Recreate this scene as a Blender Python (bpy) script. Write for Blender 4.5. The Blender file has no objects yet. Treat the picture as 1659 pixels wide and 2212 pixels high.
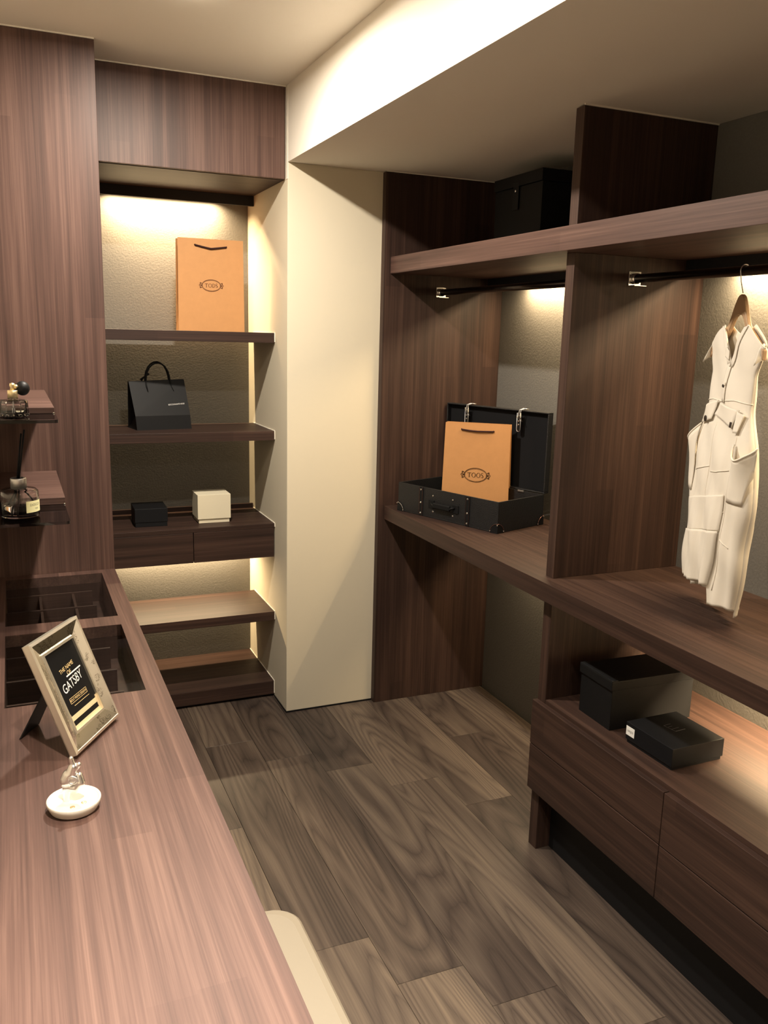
import bpy, bmesh, math, random
from mathutils import Vector, Matrix
random.seed(7)
S = bpy.context.scene
COL = S.collection
rad = math.radians

# ------------------------------------------------------------------ camera
F_PX, IMG_W, IMG_H = 1855.25, 1659.0, 2212.0
RIGHT = Vector((0.919, -0.393, 0.025)); FWD = Vector((0.390, 0.898, -0.203))
def cam_axes(yaw=23.474, tilt=11.684, roll=-1.4856):
    y, t, r = rad(yaw), rad(tilt), rad(roll)
    f = Vector((math.sin(y)*math.cos(t), math.cos(y)*math.cos(t), -math.sin(t)))
    ri = Vector((math.cos(y), -math.sin(y), 0)); d = f.cross(ri)
    return ri*math.cos(r)+d*math.sin(r), d*math.cos(r)-ri*math.sin(r), f
rt, dn, fw = cam_axes()
cd = bpy.data.cameras.new('camera'); cam = bpy.data.objects.new('camera', cd); COL.objects.link(cam)
m = Matrix.Identity(4)
for i in range(3):
    m[i][0] = rt[i]; m[i][1] = -dn[i]; m[i][2] = -fw[i]
m[0][3], m[1][3], m[2][3] = 0, 0, 1.62
cam.matrix_world = m
cd.sensor_fit = 'VERTICAL'; cd.sensor_height = 36; cd.lens = F_PX/IMG_H*36; cd.clip_start = .02
S.camera = cam

# ------------------------------------------------------------------ world, exposure
S.view_settings.view_transform = 'Standard'; S.view_settings.look = 'None'
S.view_settings.gamma = 1; S.view_settings.exposure = 0.0
try: S.view_settings.use_curve_mapping = False
except Exception: pass
w = bpy.data.worlds.new('world'); S.world = w; w.use_nodes = True
w.node_tree.nodes['Background'].inputs[0].default_value = (.9, .85, .8, 1)
w.node_tree.nodes['Background'].inputs[1].default_value = 0.02

S.cycles.max_bounces = 8; S.cycles.glossy_bounces = 3; S.cycles.transmission_bounces = 8

# ------------------------------------------------------------------ key dimensions (metres)
ZC, ZB = 2.529, 2.255            # ceiling, beam underside
XN, YP = 1.017, 3.349            # pillar side and front
XW, YB, XL, YF = 1.97, 3.965, -.60, -1.7   # right wall, niche back wall, left wall, wall behind camera
YPAN = 3.316                     # face of wardrobe end panel
ZM = .90                         # wardrobe middle shelf top

WARM = (1.0, .90, .76); LED = (1.0, .75, .44)
def area_light(name, loc, sx, sy, power, color, rot=(0, 0, 0), shape='RECTANGLE', spread=180):
    l = bpy.data.lights.new(name, 'AREA'); l.shape = shape; l.size = sx
    if shape == 'RECTANGLE': l.size_y = sy
    l.energy = power; l.color = color; l.spread = rad(spread)
    o = bpy.data.objects.new(name, l); COL.objects.link(o); o.location = loc; o.rotation_euler = rot
    return o
DOWNLIGHTS_AND_FILL = [(.505, 2.58, 46, 180), (.51, 1.72, 15, 180), (.20, .72, 29, 85), (.51, -.3, 14, 180)]   # x, y, watts, spread; last one is an unseen lamp for bounce fill
for x, y, p, sp in DOWNLIGHTS_AND_FILL:
    area_light('downlight_or_fill_lamp', (x, y, ZC-.024), .075, 0, p, WARM, shape='DISK', spread=sp)
# concealed LED strips (light points down from behind the valances)
area_light('led_niche_top', (.64, 3.912, 2.186), .46, .012, 18, LED, spread=140)
area_light('led_niche_drawer', (.66, 3.915, .652), .60, .012, 9.0, LED)
area_light('led_wardrobe_far', (1.93, 2.68, 1.835), .012, .84, 15, LED)
area_light('led_wardrobe_near', (1.93, 1.40, 1.835), .012, 1.15, 24, LED)
area_light('led_shelf_far', (1.93, 2.62, .835), .012, .80, 7, LED)
area_light('led_shelf_near', (1.93, 1.22, .835), .012, 1.05, 55, LED)

# ------------------------------------------------------------------ materials
def new_mat(name):
    mt = bpy.data.materials.new(name); mt.use_nodes = True
    return mt, mt.node_tree, mt.node_tree.nodes['Principled BSDF']
def N(nt, typ, **kw):
    n = nt.nodes.new(typ)
    for k, v in kw.items():
        if k.startswith('i_'): n.inputs[k[2:]].default_value = v
        elif k.startswith('n_'): n.inputs[int(k[2:])].default_value = v
        else: setattr(n, k, v)
    return n
def ramp(nt, stops):
    r = N(nt, 'ShaderNodeValToRGB'); el = r.color_ramp.elements
    el[0].position, el[0].color = stops[0][0], (*stops[0][1], 1)
    el[1].position, el[1].color = stops[-1][0], (*stops[-1][1], 1)
    for p, c in stops[1:-1]:
        e = el.new(p); e.color = (*c, 1)
    return r
def srgb(r, g, b):
    f = lambda c: (c/255/12.92) if c/255 <= .04045 else ((c/255+.055)/1.055)**2.4
    return (f(r), f(g), f(b))
def math_node(nt, op, a, b=None):
    n = N(nt, 'ShaderNodeMath', operation=op)
    for i, v in enumerate((a, b)):
        if v is None: continue
        if isinstance(v, (int, float)): n.inputs[i].default_value = v
        else: nt.links.new(v, n.inputs[i])
    return n.outputs[0]
def coords(nt, scale, rnd=7.0):
    tc = N(nt, 'ShaderNodeTexCoord'); oi = N(nt, 'ShaderNodeObjectInfo')
    mu = math_node(nt, 'MULTIPLY', oi.outputs['Random'], rnd)
    ad = N(nt, 'ShaderNodeVectorMath', operation='ADD')
    nt.links.new(tc.outputs['Object'], ad.inputs[0]); nt.links.new(mu, ad.inputs[1])
    outs = []
    for sc in scale:
        mp = N(nt, 'ShaderNodeVectorMath', operation='MULTIPLY'); mp.inputs[1].default_value = sc
        nt.links.new(ad.outputs[0], mp.inputs[0]); outs.append(mp.outputs[0])
    return outs
def axis_scale(ax, across, along):
    v = [across]*3; v['XYZ'.index(ax)] = along
    return tuple(v)
def wood(name, ax, dark, mid, light, rough=.5, board=.10, spec=.28):
    """straight-grained walnut veneer; ax is the grain direction"""
    mt, nt, bs = new_mat(name)
    c1, c2, c3, c4 = coords(nt, (axis_scale(ax, 34, .8), axis_scale(ax, 190, 2.2), axis_scale(ax, 15, 1.1), axis_scale(ax, 3.0, .5)))
    n1 = N(nt, 'ShaderNodeTexNoise', i_Scale=1.0, i_Detail=5.0, i_Roughness=.6, i_Distortion=.35); nt.links.new(c1, n1.inputs['Vector'])
    n2 = N(nt, 'ShaderNodeTexNoise', i_Scale=1.0, i_Detail=3.0, i_Roughness=.65); nt.links.new(c2, n2.inputs['Vector'])
    n4 = N(nt, 'ShaderNodeTexNoise', i_Scale=1.0, i_Detail=2.0); nt.links.new(c4, n4.inputs['Vector'])
    # veneer leaves: columns with staggered lengths
    fl = N(nt, 'ShaderNodeVectorMath', operation='FLOOR'); nt.links.new(c3, fl.inputs[0])
    msk = N(nt, 'ShaderNodeVectorMath', operation='MULTIPLY'); msk.inputs[1].default_value = axis_scale(ax, 1, 0); nt.links.new(fl.outputs[0], msk.inputs[0])
    wn0 = N(nt, 'ShaderNodeTexWhiteNoise'); nt.links.new(msk.outputs[0], wn0.inputs['Vector'])
    sh = N(nt, 'ShaderNodeVectorMath', operation='SCALE'); sh.inputs[0].default_value = axis_scale(ax, 0, 1); nt.links.new(wn0.outputs['Value'], sh.inputs['Scale'])
    ad = N(nt, 'ShaderNodeVectorMath', operation='ADD'); nt.links.new(c3, ad.inputs[0]); nt.links.new(sh.outputs[0], ad.inputs[1])
    fl2 = N(nt, 'ShaderNodeVectorMath', operation='FLOOR'); nt.links.new(ad.outputs[0], fl2.inputs[0])
    wn = N(nt, 'ShaderNodeTexWhiteNoise'); nt.links.new(fl2.outputs[0], wn.inputs['Vector'])
    v = math_node(nt, 'MULTIPLY', n1.outputs['Fac'], .62)
    v = math_node(nt, 'ADD', v, math_node(nt, 'MULTIPLY', n2.outputs['Fac'], .46))
    v = math_node(nt, 'ADD', v, math_node(nt, 'MULTIPLY', wn.outputs['Value'], board))
    v = math_node(nt, 'ADD', v, math_node(nt, 'MULTIPLY', n4.outputs['Fac'], .25))
    v = math_node(nt, 'SUBTRACT', v, .205+board/2)
    r = ramp(nt, [(.25, dark), (.46, mid), (.68, light)]); nt.links.new(v, r.inputs['Fac'])
    nt.links.new(r.outputs['Color'], bs.inputs['Base Color'])
    bs.inputs['Roughness'].default_value = rough; bs.inputs['Specular IOR Level'].default_value = spec
    b = N(nt, 'ShaderNodeBump', i_Strength=.12, i_Distance=.0006); nt.links.new(n2.outputs['Fac'], b.inputs['Height']); nt.links.new(b.outputs[0], bs.inputs['Normal'])
    return mt
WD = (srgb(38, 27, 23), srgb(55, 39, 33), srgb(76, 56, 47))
W_LIT = (srgb(62, 45, 40), srgb(84, 62, 55), srgb(110, 85, 75))  # same walnut made lighter: stronger lamplight put into the colour
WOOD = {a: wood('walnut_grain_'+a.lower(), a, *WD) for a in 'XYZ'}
LIT_WOOD = {a: wood('lit_walnut_grain_'+a.lower(), a, *W_LIT, rough=.48) for a in 'XYZ'}

def floor_wood():
    mt, nt, bs = new_mat('oak_floor_plank')
    c1, c2, c3 = coords(nt, ((5.5, .5, 1), (230, 4, 1), (8, .5, 1)), 31.0)
    n0 = N(nt, 'ShaderNodeTexNoise', i_Scale=1.0, i_Detail=1.5, i_Roughness=.45, i_Distortion=.25); nt.links.new(c1, n0.inputs['Vector'])
    rings = math_node(nt, 'FRACT', math_node(nt, 'MULTIPLY', n0.outputs['Fac'], 22.0))
    rings = math_node(nt, 'PINGPONG', math_node(nt, 'MULTIPLY', rings, 2.0), 1.0)
    rings = math_node(nt, 'POWER', rings, .45)
    n2 = N(nt, 'ShaderNodeTexNoise', i_Scale=1.0, i_Detail=3.0, i_Roughness=.6); nt.links.new(c2, n2.inputs['Vector'])
    n3 = N(nt, 'ShaderNodeTexNoise', i_Scale=1.0, i_Detail=3.0, i_Roughness=.55); nt.links.new(c3, n3.inputs['Vector'])
    oi = N(nt, 'ShaderNodeObjectInfo')
    v = math_node(nt, 'MULTIPLY', rings, .20)
    v = math_node(nt, 'ADD', v, math_node(nt, 'MULTIPLY', n2.outputs['Fac'], .26))
    v = math_node(nt, 'ADD', v, math_node(nt, 'MULTIPLY', n3.outputs['Fac'], .72))
    v = math_node(nt, 'ADD', v, math_node(nt, 'MULTIPLY', oi.outputs['Random'], .20))
    v = math_node(nt, 'SUBTRACT', v, .27)
    r = ramp(nt, [(.22, srgb(44, 36, 32)), (.42, srgb(70, 59, 52)), (.55, srgb(89, 77, 67)), (.75, srgb(116, 101, 86))])
    nt.links.new(v, r.inputs['Fac']); nt.links.new(r.outputs['Color'], bs.inputs['Base Color'])
    bs.inputs['Roughness'].default_value = .48; bs.inputs['Specular IOR Level'].default_value = .35
    b = N(nt, 'ShaderNodeBump', i_Strength=.2, i_Distance=.0008); nt.links.new(n2.outputs['Fac'], b.inputs['Height']); nt.links.new(b.outputs[0], bs.inputs['Normal'])
    return mt
FLOORW = floor_wood()

def paint(name, col, rough=.7, bump=0, bscale=60, spec=.3, var=.0):
    mt, nt, bs = new_mat(name)
    bs.inputs['Roughness'].default_value = rough; bs.inputs['Specular IOR Level'].default_value = spec
    bs.inputs['Base Color'].default_value = (*col, 1)
    tc = N(nt, 'ShaderNodeTexCoord')
    n = N(nt, 'ShaderNodeTexNoise', i_Scale=bscale, i_Detail=6.0, i_Roughness=.65); nt.links.new(tc.outputs['Object'], n.inputs['Vector'])
    if var:
        lo = tuple(c*(1-var) for c in col); hi = tuple(min(1, c*(1+var)) for c in col)
        r = ramp(nt, [(.3, lo), (.7, hi)]); nt.links.new(n.outputs['Fac'], r.inputs['Fac']); nt.links.new(r.outputs['Color'], bs.inputs['Base Color'])
    if bump:
        b = N(nt, 'ShaderNodeBump', i_Strength=bump, i_Distance=.004); nt.links.new(n.outputs['Fac'], b.inputs['Height']); nt.links.new(b.outputs[0], bs.inputs['Normal'])
    return mt
def metal(name, col, rough=.25):
    mt, nt, bs = new_mat(name)
    bs.inputs['Base Color'].default_value = (*col, 1); bs.inputs['Metallic'].default_value = 1; bs.inputs['Roughness'].default_value = rough
    return mt
def clear_glass(name, tint=(1, 1, 1), refl=1.5):
    """thin sheet glass: clear with fresnel reflection"""
    mt = bpy.data.materials.new(name); mt.use_nodes = True; nt = mt.node_tree
    nt.nodes.remove(nt.nodes['Principled BSDF'])
    tr = N(nt, 'ShaderNodeBsdfTransparent'); tr.inputs[0].default_value = (*tint, 1)
    gl = N(nt, 'ShaderNodeBsdfGlossy'); gl.inputs['Roughness'].default_value = .01
    fr = N(nt, 'ShaderNodeFresnel', i_IOR=refl); mx = N(nt, 'ShaderNodeMixShader')
    ge = N(nt, 'ShaderNodeNewGeometry')
    fac = math_node(nt, 'MULTIPLY', fr.outputs[0], math_node(nt, 'SUBTRACT', 1.0, ge.outputs['Backfacing']))   # no false total reflection on the way out
    nt.links.new(fac, mx.inputs[0]); nt.links.new(tr.outputs[0], mx.inputs[1]); nt.links.new(gl.outputs[0], mx.inputs[2])
    nt.links.new(mx.outputs[0], nt.nodes['Material Output'].inputs['Surface'])
    return mt
def solid_glass(name, col=(1, 1, 1), rough=0.0, ior=1.45):
    mt, nt, bs = new_mat(name)
    bs.inputs['Base Color'].default_value = (*col, 1); bs.inputs['Roughness'].default_value = rough
    bs.inputs['Transmission Weight'].default_value = 1; bs.inputs['IOR'].default_value = ior
    return mt
def emit(name, col, s):
    mt, nt, bs = new_mat(name)
    bs.inputs['Base Color'].default_value = (*col, 1); bs.inputs['Emission Color'].default_value = (*col, 1); bs.inputs['Emission Strength'].default_value = s
    return mt
CREAM = paint('cream_wall_paint', srgb(212, 202, 180), .75, .03, 40)
CEIL = paint('ceiling_paint', srgb(236, 229, 216), .8)
PLASTER = paint('taupe_plaster', srgb(106, 103, 98), .75, .35, 130, .25, .06)
BLACKB = paint('black_valance', srgb(22, 22, 25), .6)
SEAL = paint('white_sealant', srgb(230, 224, 210), .6)
KRAFT = paint('orange_paper', srgb(186, 135, 86), .6, .05, 30, .3, .04)
INK = paint('brown_ink', srgb(92, 52, 28), .7)
INK_DK = paint('dark_brown_ink', srgb(70, 45, 18), .7)
ROPE = paint('dark_brown_cord', srgb(48, 22, 20), .8)
BLKPAPER = paint('black_paper', srgb(20, 20, 21), .55, .05, 200, .3)
BLKCORD = paint('black_cord', srgb(10, 10, 11), .7)
BLKBOX = paint('black_card_box', srgb(16, 17, 20), .5, .05, 300, .25)
BLKLEATH = paint('black_box_leatherette', srgb(19, 19, 20), .55, .15, 500, .2)
CASELEATH = paint('black_grained_leather', srgb(17, 17, 19), .45, .5, 260, .5)
LINING = paint('black_lining', srgb(12, 12, 15), .9)
CREAMBOX = paint('cream_card_box', srgb(222, 212, 186), .55)
CHROME = metal('chrome', (.82, .80, .78), .14)
STEEL = metal('brushed_steel', (.72, .70, .68), .42)
BRONZE = metal('dark_bronze_rod', (.045, .036, .032), .28)
COPPER = metal('aged_copper', (.30, .16, .13), .35)
GOLD = metal('gold', (.92, .76, .46), .42)
CHAMP = metal('champagne_metal', (.90, .85, .74), .42)
def etched_mirror():
    mt, nt, bs = new_mat('etched_champagne_mirror'); bs.inputs['Metallic'].default_value = 1; bs.inputs['Roughness'].default_value = .15
    tc = N(nt, 'ShaderNodeTexCoord'); n = N(nt, 'ShaderNodeTexNoise', i_Scale=260.0, i_Detail=3.0, i_Distortion=1.5); nt.links.new(tc.outputs['Object'], n.inputs['Vector'])
    n2 = N(nt, 'ShaderNodeTexNoise', i_Scale=28.0); nt.links.new(tc.outputs['Object'], n2.inputs['Vector'])
    v = math_node(nt, 'MULTIPLY', math_node(nt, 'GREATER_THAN', n.outputs['Fac'], .52), math_node(nt, 'GREATER_THAN', n2.outputs['Fac'], .55))
    r = ramp(nt, [(0, (.86, .81, .71)), (1, (.40, .36, .30))]); nt.links.new(v, r.inputs['Fac']); nt.links.new(r.outputs['Color'], bs.inputs['Base Color'])
    return mt
MIRROR = etched_mirror()
CLOTH = paint('white_cotton', srgb(220, 212, 199), .85, .04, 400, .2)
BEECH = paint('pale_wood_hanger', srgb(172, 142, 112), .5)
BTN = paint('dark_button', srgb(52, 44, 38), .4)
PORC = paint('white_ceramic', srgb(208, 201, 188), .3, spec=.5)
SILVER = metal('polished_silver', (.90, .88, .86), .28)
STOOL = paint('cream_leather', srgb(132, 123, 108), .5, .05, 300)
RUBBER = paint('black_rubber', srgb(16, 16, 17), .5)
WHITE = paint('white_label', srgb(238, 238, 236), .5)
LABEL = paint('pale_yellow_label', srgb(238, 232, 180), .6)
GREYINK = paint('grey_ink', srgb(120, 118, 100), .6)
BLACKINK = paint('black_ink', srgb(20, 20, 20), .6)
WHITEINK = paint('white_ink', srgb(235, 232, 225), .6)
GOLDINK = paint('gold_ink', srgb(226, 196, 140), .6)
POSTER = paint('black_poster', srgb(14, 15, 17), .35)
PALEBAND = paint('pale_gold_card', srgb(208, 186, 146), .5)
GLASSPANE = clear_glass('counter_glass', (.93, .95, .95))
SMOKED = clear_glass('smoked_shelf_glass', (.38, .40, .44), 1.6)
BOTTLE = solid_glass('clear_bottle_glass', (1, .99, .98), .0, 1.45)
LIQUID = solid_glass('pale_oil', (.98, .97, .88), 0, 1.34)
LAMP = emit('downlight_diffuser', (1.0, .86, .66), 40)
DARK = paint('black_plinth', srgb(12, 12, 14), .6)

# ------------------------------------------------------------------ object helpers
def tag(o, label=None, cat=None, group=None, kind=None):
    if label: o['label'] = label
    if cat: o['category'] = cat
    if group: o['group'] = group
    if kind: o['kind'] = kind
    return o
def thing(name, loc, label, cat, group=None, rot=(0, 0, 0)):
    o = bpy.data.objects.new(name, None); o.empty_display_size = .05; COL.objects.link(o)
    o.location = loc; o.rotation_euler = rot
    return tag(o, label, cat, group)
def root(o):
    v = Vector((0, 0, 0))
    while o: v += o.location; o = o.parent
    return v
def link(name, bm, mat, parent=None, loc=None, smooth=False, bevel=0, solid=0, subsurf=0):
    me = bpy.data.meshes.new(name); bmesh.ops.recalc_face_normals(bm, faces=bm.faces[:]); bm.to_mesh(me); bm.free()
    for mm in (mat if isinstance(mat, (list, tuple)) else [mat]): me.materials.append(mm)
    if smooth:
        for p in me.polygons: p.use_smooth = True
    o = bpy.data.objects.new(name, me); COL.objects.link(o)
    if parent: o.parent = parent
    if loc is not None: o.location = loc
    if solid:
        md = o.modifiers.new('thickness', 'SOLIDIFY'); md.thickness = solid; md.offset = 0
    if bevel:
        md = o.modifiers.new('bevel', 'BEVEL'); md.width = bevel; md.segments = 2; md.limit_method = 'ANGLE'; md.angle_limit = rad(35)
    if subsurf:
        md = o.modifiers.new('sub', 'SUBSURF'); md.levels = md.render_levels = subsurf
    return o
def add_box(bm, x0, x1, y0, y1, z0, z1):
    vs = [bm.verts.new(p) for p in ((x0,y0,z0),(x1,y0,z0),(x1,y1,z0),(x0,y1,z0),(x0,y0,z1),(x1,y0,z1),(x1,y1,z1),(x0,y1,z1))]
    for f in ((0,3,2,1),(4,5,6,7),(0,1,5,4),(1,2,6,5),(2,3,7,6),(3,0,4,7)): bm.faces.new([vs[i] for i in f])
def boxes(name, lst, mat, parent=None, bevel=.0012, local=False):
    """lst of world extents (or thing-local with local=True), one mesh"""
    bm = bmesh.new()
    if parent is not None:
        off = Vector((0, 0, 0)) if local else root(parent); loc = None
    else:
        b = lst; xs = [v for q in b for v in q[:2]]; ys = [v for q in b for v in q[2:4]]; zs = [v for q in b for v in q[4:6]]
        off = Vector(((min(xs)+max(xs))/2, (min(ys)+max(ys))/2, min(zs))); loc = off
    for q in lst: add_box(bm, q[0]-off.x, q[1]-off.x, q[2]-off.y, q[3]-off.y, q[4]-off.z, q[5]-off.z)
    return link(name, bm, mat, parent, loc, bevel=bevel)
def box(name, q, mat, parent=None, bevel=.0012, local=False): return boxes(name, [q], mat, parent, bevel, local)
def add_tube(bm, pts, r, seg=10, closed=False, caps=True):
    pts = [Vector(p) for p in pts]; n = len(pts); rings = []
    rr = r if isinstance(r, (list, tuple)) else [r]*n
    up = None
    for i, p in enumerate(pts):
        a = pts[i-1] if (i or closed) else p; b = pts[(i+1) % n] if (i < n-1 or closed) else p
        t = (b-a).normalized()
        if up is None:
            up = Vector((0, 0, 1)) if abs(t.z) < .9 else Vector((1, 0, 0))
        s = t.cross(up)
        if s.length < 1e-6: s = t.orthogonal()
        s.normalize(); u = s.cross(t); up = u
        rings.append([bm.verts.new(p+(s*math.cos(2*math.pi*k/seg)+u*math.sin(2*math.pi*k/seg))*rr[i]) for k in range(seg)])
    m_ = n if closed else n-1
    for i in range(m_):
        A, B = rings[i], rings[(i+1) % n]
        for k in range(seg): bm.faces.new((A[k], A[(k+1) % seg], B[(k+1) % seg], B[k]))
    if caps and not closed:
        bm.faces.new(rings[0]); bm.faces.new(rings[-1])
def tube(name, pts, r, mat, parent=None, seg=10, closed=False):
    bm = bmesh.new(); add_tube(bm, pts, r, seg, closed); return link(name, bm, mat, parent, smooth=True)
def add_lathe(bm, prof, c=(0, 0, 0), seg=32, sx=1, sy=1):
    rings = []
    for r, z in prof:
        if r < 1e-6: rings.append([bm.verts.new((c[0], c[1], c[2]+z))])
        else: rings.append([bm.verts.new((c[0]+sx*r*math.cos(2*math.pi*k/seg), c[1]+sy*r*math.sin(2*math.pi*k/seg), c[2]+z)) for k in range(seg)])
    for A, B in zip(rings, rings[1:]):
        if len(A) == 1 and len(B) == 1: continue
        for k in range(seg):
            j = (k+1) % seg
            if len(A) == 1: bm.faces.new((A[0], B[j], B[k]))
            elif len(B) == 1: bm.faces.new((A[k], A[j], B[0]))
            else: bm.faces.new((A[k], A[j], B[j], B[k]))
def lathe(name, prof, mat, parent=None, c=(0, 0, 0), seg=32, smooth=True, sx=1, sy=1, bevel=0):
    bm = bmesh.new(); add_lathe(bm, prof, c, seg, sx, sy); return link(name, bm, mat, parent, smooth=smooth, bevel=bevel)
def add_sphere(bm, c, r, u=14, v=10, sc=(1, 1, 1)):
    bmesh.ops.create_uvsphere(bm, u_segments=u, v_segments=v, radius=1,
        matrix=Matrix.Translation(c) @ Matrix.Diagonal((r*sc[0], r*sc[1], r*sc[2], 1)))
def sphere(name, c, r, mat, parent, sc=(1, 1, 1), u=12, v=8):
    bm = bmesh.new(); add_sphere(bm, c, r, u, v, sc); return link(name, bm, mat, parent, smooth=True)

# flat print: 2-D strokes mapped on to a surface
def stroke(path, wid):
    """list of quads in 2-D for a polyline with (optionally varying) width"""
    P = [Vector(p) for p in path]; n = len(P); ws = wid if isinstance(wid, (list, tuple)) else [wid]*n; L, R = [], []
    for i, p in enumerate(P):
        t = (P[min(i+1, n-1)]-P[max(i-1, 0)]).normalized(); nn = Vector((-t.y, t.x))*ws[i]/2
        L.append(p+nn); R.append(p-nn)
    return [(L[i], L[i+1], R[i+1], R[i]) for i in range(n-1)]
def ell_ring(cx, cy, ax, ay, wx, wy, n=40, a0=0, a1=360):
    q = []
    for i in range(n):
        A, B = rad(a0+(a1-a0)*i/n), rad(a0+(a1-a0)*(i+1)/n)
        f = lambda a, k: Vector((cx+(ax-k*wx)*math.cos(a), cy+(ay-k*wy)*math.sin(a)))
        q.append((f(A, 0), f(B, 0), f(B, 1), f(A, 1)))
    return q
def shift(qs, dx, dy, s=1): return [tuple(Vector((p.x*s+dx, p.y*s+dy)) for p in q) for q in qs]
def letter(ch, w=.16):
    """serif capitals on a 1 high cell"""
    if ch == 'T': return stroke([(.0, .96), (.8, .96)], .08)+stroke([(.4, 1), (.4, 0)], w)+stroke([(.26, .03), (.54, .03)], .06)+stroke([(.03, 1), (.03, .76)], .06)+stroke([(.77, 1), (.77, .76)], .06)
    if ch == 'O': return ell_ring(.45, .5, .45, .52, w, .06, 28)
    if ch == 'D': return ell_ring(.25, .5, .52, .5, w, .06, 20, -90, 90)+stroke([(.17, 0), (.17, 1)], w)+stroke([(.05, .97), (.3, .97)], .06)+stroke([(.05, .03), (.3, .03)], .06)
    if ch == 'S':
        pts = [(.52, .80), (.42, .95), (.25, .97), (.09, .88), (.07, .72), (.18, .58), (.40, .45), (.52, .30), (.47, .12), (.30, .02), (.12, .06), (.04, .22)]
        return stroke(pts, [.05, .07, .09, .11, .13, .16, .17, .15, .11, .09, .07, .05])
def word(txt, h, gap=.10, w=.16):
    wd = {'T': .8, 'O': .9, 'D': .78, 'S': .58}; x = 0; q = []
    for ch in txt:
        q += shift(letter(ch, w), x, 0); x += wd[ch]+gap
    tot = x-gap
    return [tuple(Vector(((p.x-tot/2)*h, (p.y-.5)*h)) for p in f) for f in q]
def decal(name, quads, mat, parent, fmap):
    bm = bmesh.new()
    for q in quads:
        try: bm.faces.new([bm.verts.new(fmap(p.x, p.y)) for p in q])
        except ValueError: pass
    bmesh.ops.remove_doubles(bm, verts=bm.verts[:], dist=1e-6)
    return link(name, bm, mat, parent)
def text(name, body, size, mat, parent, fmap, align='CENTER', sx=1.0):
    cu = bpy.data.curves.new('t', 'FONT'); cu.body = body; cu.size = size; cu.align_x = align; cu.align_y = 'CENTER'
    o = bpy.data.objects.new('t', cu); COL.objects.link(o)
    dg = bpy.context.evaluated_depsgraph_get(); dg.update()
    me = bpy.data.meshes.new_from_object(o.evaluated_get(dg)); bpy.data.objects.remove(o); bpy.data.curves.remove(cu)
    for v in me.vertices: v.co = Vector(fmap(v.co.x*sx, v.co.y))
    me.name = name; me.materials.clear(); me.materials.append(mat)
    ob = bpy.data.objects.new(name, me); COL.objects.link(ob); ob.parent = parent
    return ob

# ================================================================== ROOM SHELL
T = .08
fl = box('floor', (XL-T, XW+T, YF-T, YB+T, -.06, -.012), DARK, bevel=0); tag(fl, 'grey-brown oak plank floor', None, None, 'structure')
X0, PW, PL = .815, .191, 1.242
row_joint = {0: 2.957, 1: 2.805, 2: 2.62, 3: 2.405, 4: 2.894, 5: 2.2, -1: 1.905, -2: 2.55, -3: 2.25, -4: 2.7, -5: 2.4, -6: 1.9, -7: 2.65, -8: 2.2}
fo = root(fl); shared = {}
for k in range(-8, 7):
    xa, xb = X0+PW*k, X0+PW*(k+1)
    xa2, xb2 = max(xa, XL), min(xb, XW)
    if xb2-xa2 < .01: continue
    j = row_joint.get(k, 2.5)
    while j > YF: j -= PL
    y = j
    while y < YB:
        ya, yb = max(y, YF), min(y+PL, YB)
        # beneath the pillar and the closed cabinets nothing is seen: keep the boards all the same
        key = (round(xb2-xa2, 4), round(yb-ya, 4))
        if key not in shared:
            bm = bmesh.new(); g = .0004
            add_box(bm, -key[0]/2+g, key[0]/2-g, -key[1]/2+g, key[1]/2-g, -.012, 0)
            bmesh.ops.bevel(bm, geom=[e for e in bm.edges if all(abs(v.co.z) < 1e-6 for v in e.verts)], offset=.0007, segments=1, affect='EDGES')
            me = bpy.data.meshes.new('plank'); bm.to_mesh(me); bm.free(); me.materials.append(FLOORW); shared[key] = me
        o = bpy.data.objects.new('plank', shared[key]); COL.objects.link(o); o.parent = fl
        o.location = Vector(((xa2+xb2)/2, (ya+yb)/2, 0))-fo
        y += PL
tag(box('ceiling', (XL-T, XW+T, YF-T, YB+T, ZC, ZC+T), CEIL, bevel=0), 'smooth cream ceiling above the dressing room', None, None, 'structure')
tag(box('ceiling_beam', (XN, XW, YF, YB, ZB, ZC), CEIL, bevel=0), 'boxed-in cream beam along the wardrobe side', None, None, 'structure')
tag(box('wall_pillar', (XN, XW, YP, YB, 0.004, ZB), CREAM, bevel=.002), 'cream pillar wall beside the shelf niche', None, None, 'structure')
tag(boxes('baseboard_pillar', [(XN-.003, 1.413, YP-.003, YP, 0, .007), (XN-.003, XN, YP, 3.53, 0, .007)], DARK, bevel=0), 'thin dark skirting line at the pillar foot', None, None, 'structure')
tag(box('wall_back', (XL-T, XW+T, YB, YB+T, -.01, ZC), PLASTER, bevel=0), 'taupe textured plaster niche back wall', None, None, 'structure')
tag(box('wall_right', (XW, XW+T, YF-T, YB, -.01, ZC), PLASTER, bevel=0), 'taupe textured plaster wall behind the wardrobe', None, None, 'structure')
tag(box('wall_left', (XL-T, XL, YF-T, YB, -.01, ZC), CREAM, bevel=0), 'cream wall behind the counter', None, None, 'structure')
tag(box('wall_front', (XL-T, XW+T, YF-T, YF, -.01, ZC), CREAM, bevel=0), 'cream wall behind the viewer', None, None, 'structure')
for n, q in enumerate([(.306, XN, 3.371, 3.375, ZC-.004, ZC), (XL, .306, 3.141, 3.145, ZC-.004, ZC), (1.49, 1.97, 2.117, 2.121, ZB-.004, ZB), (1.413, 1.97, 3.312, 3.316, ZB-.003, ZB), (XN-.002, XN+.002, 3.349, 3.375, 2.194, ZC)], 1):
    tag(box('trim_%d' % n, q, SEAL, bevel=0), None, None, None, 'structure')
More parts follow.
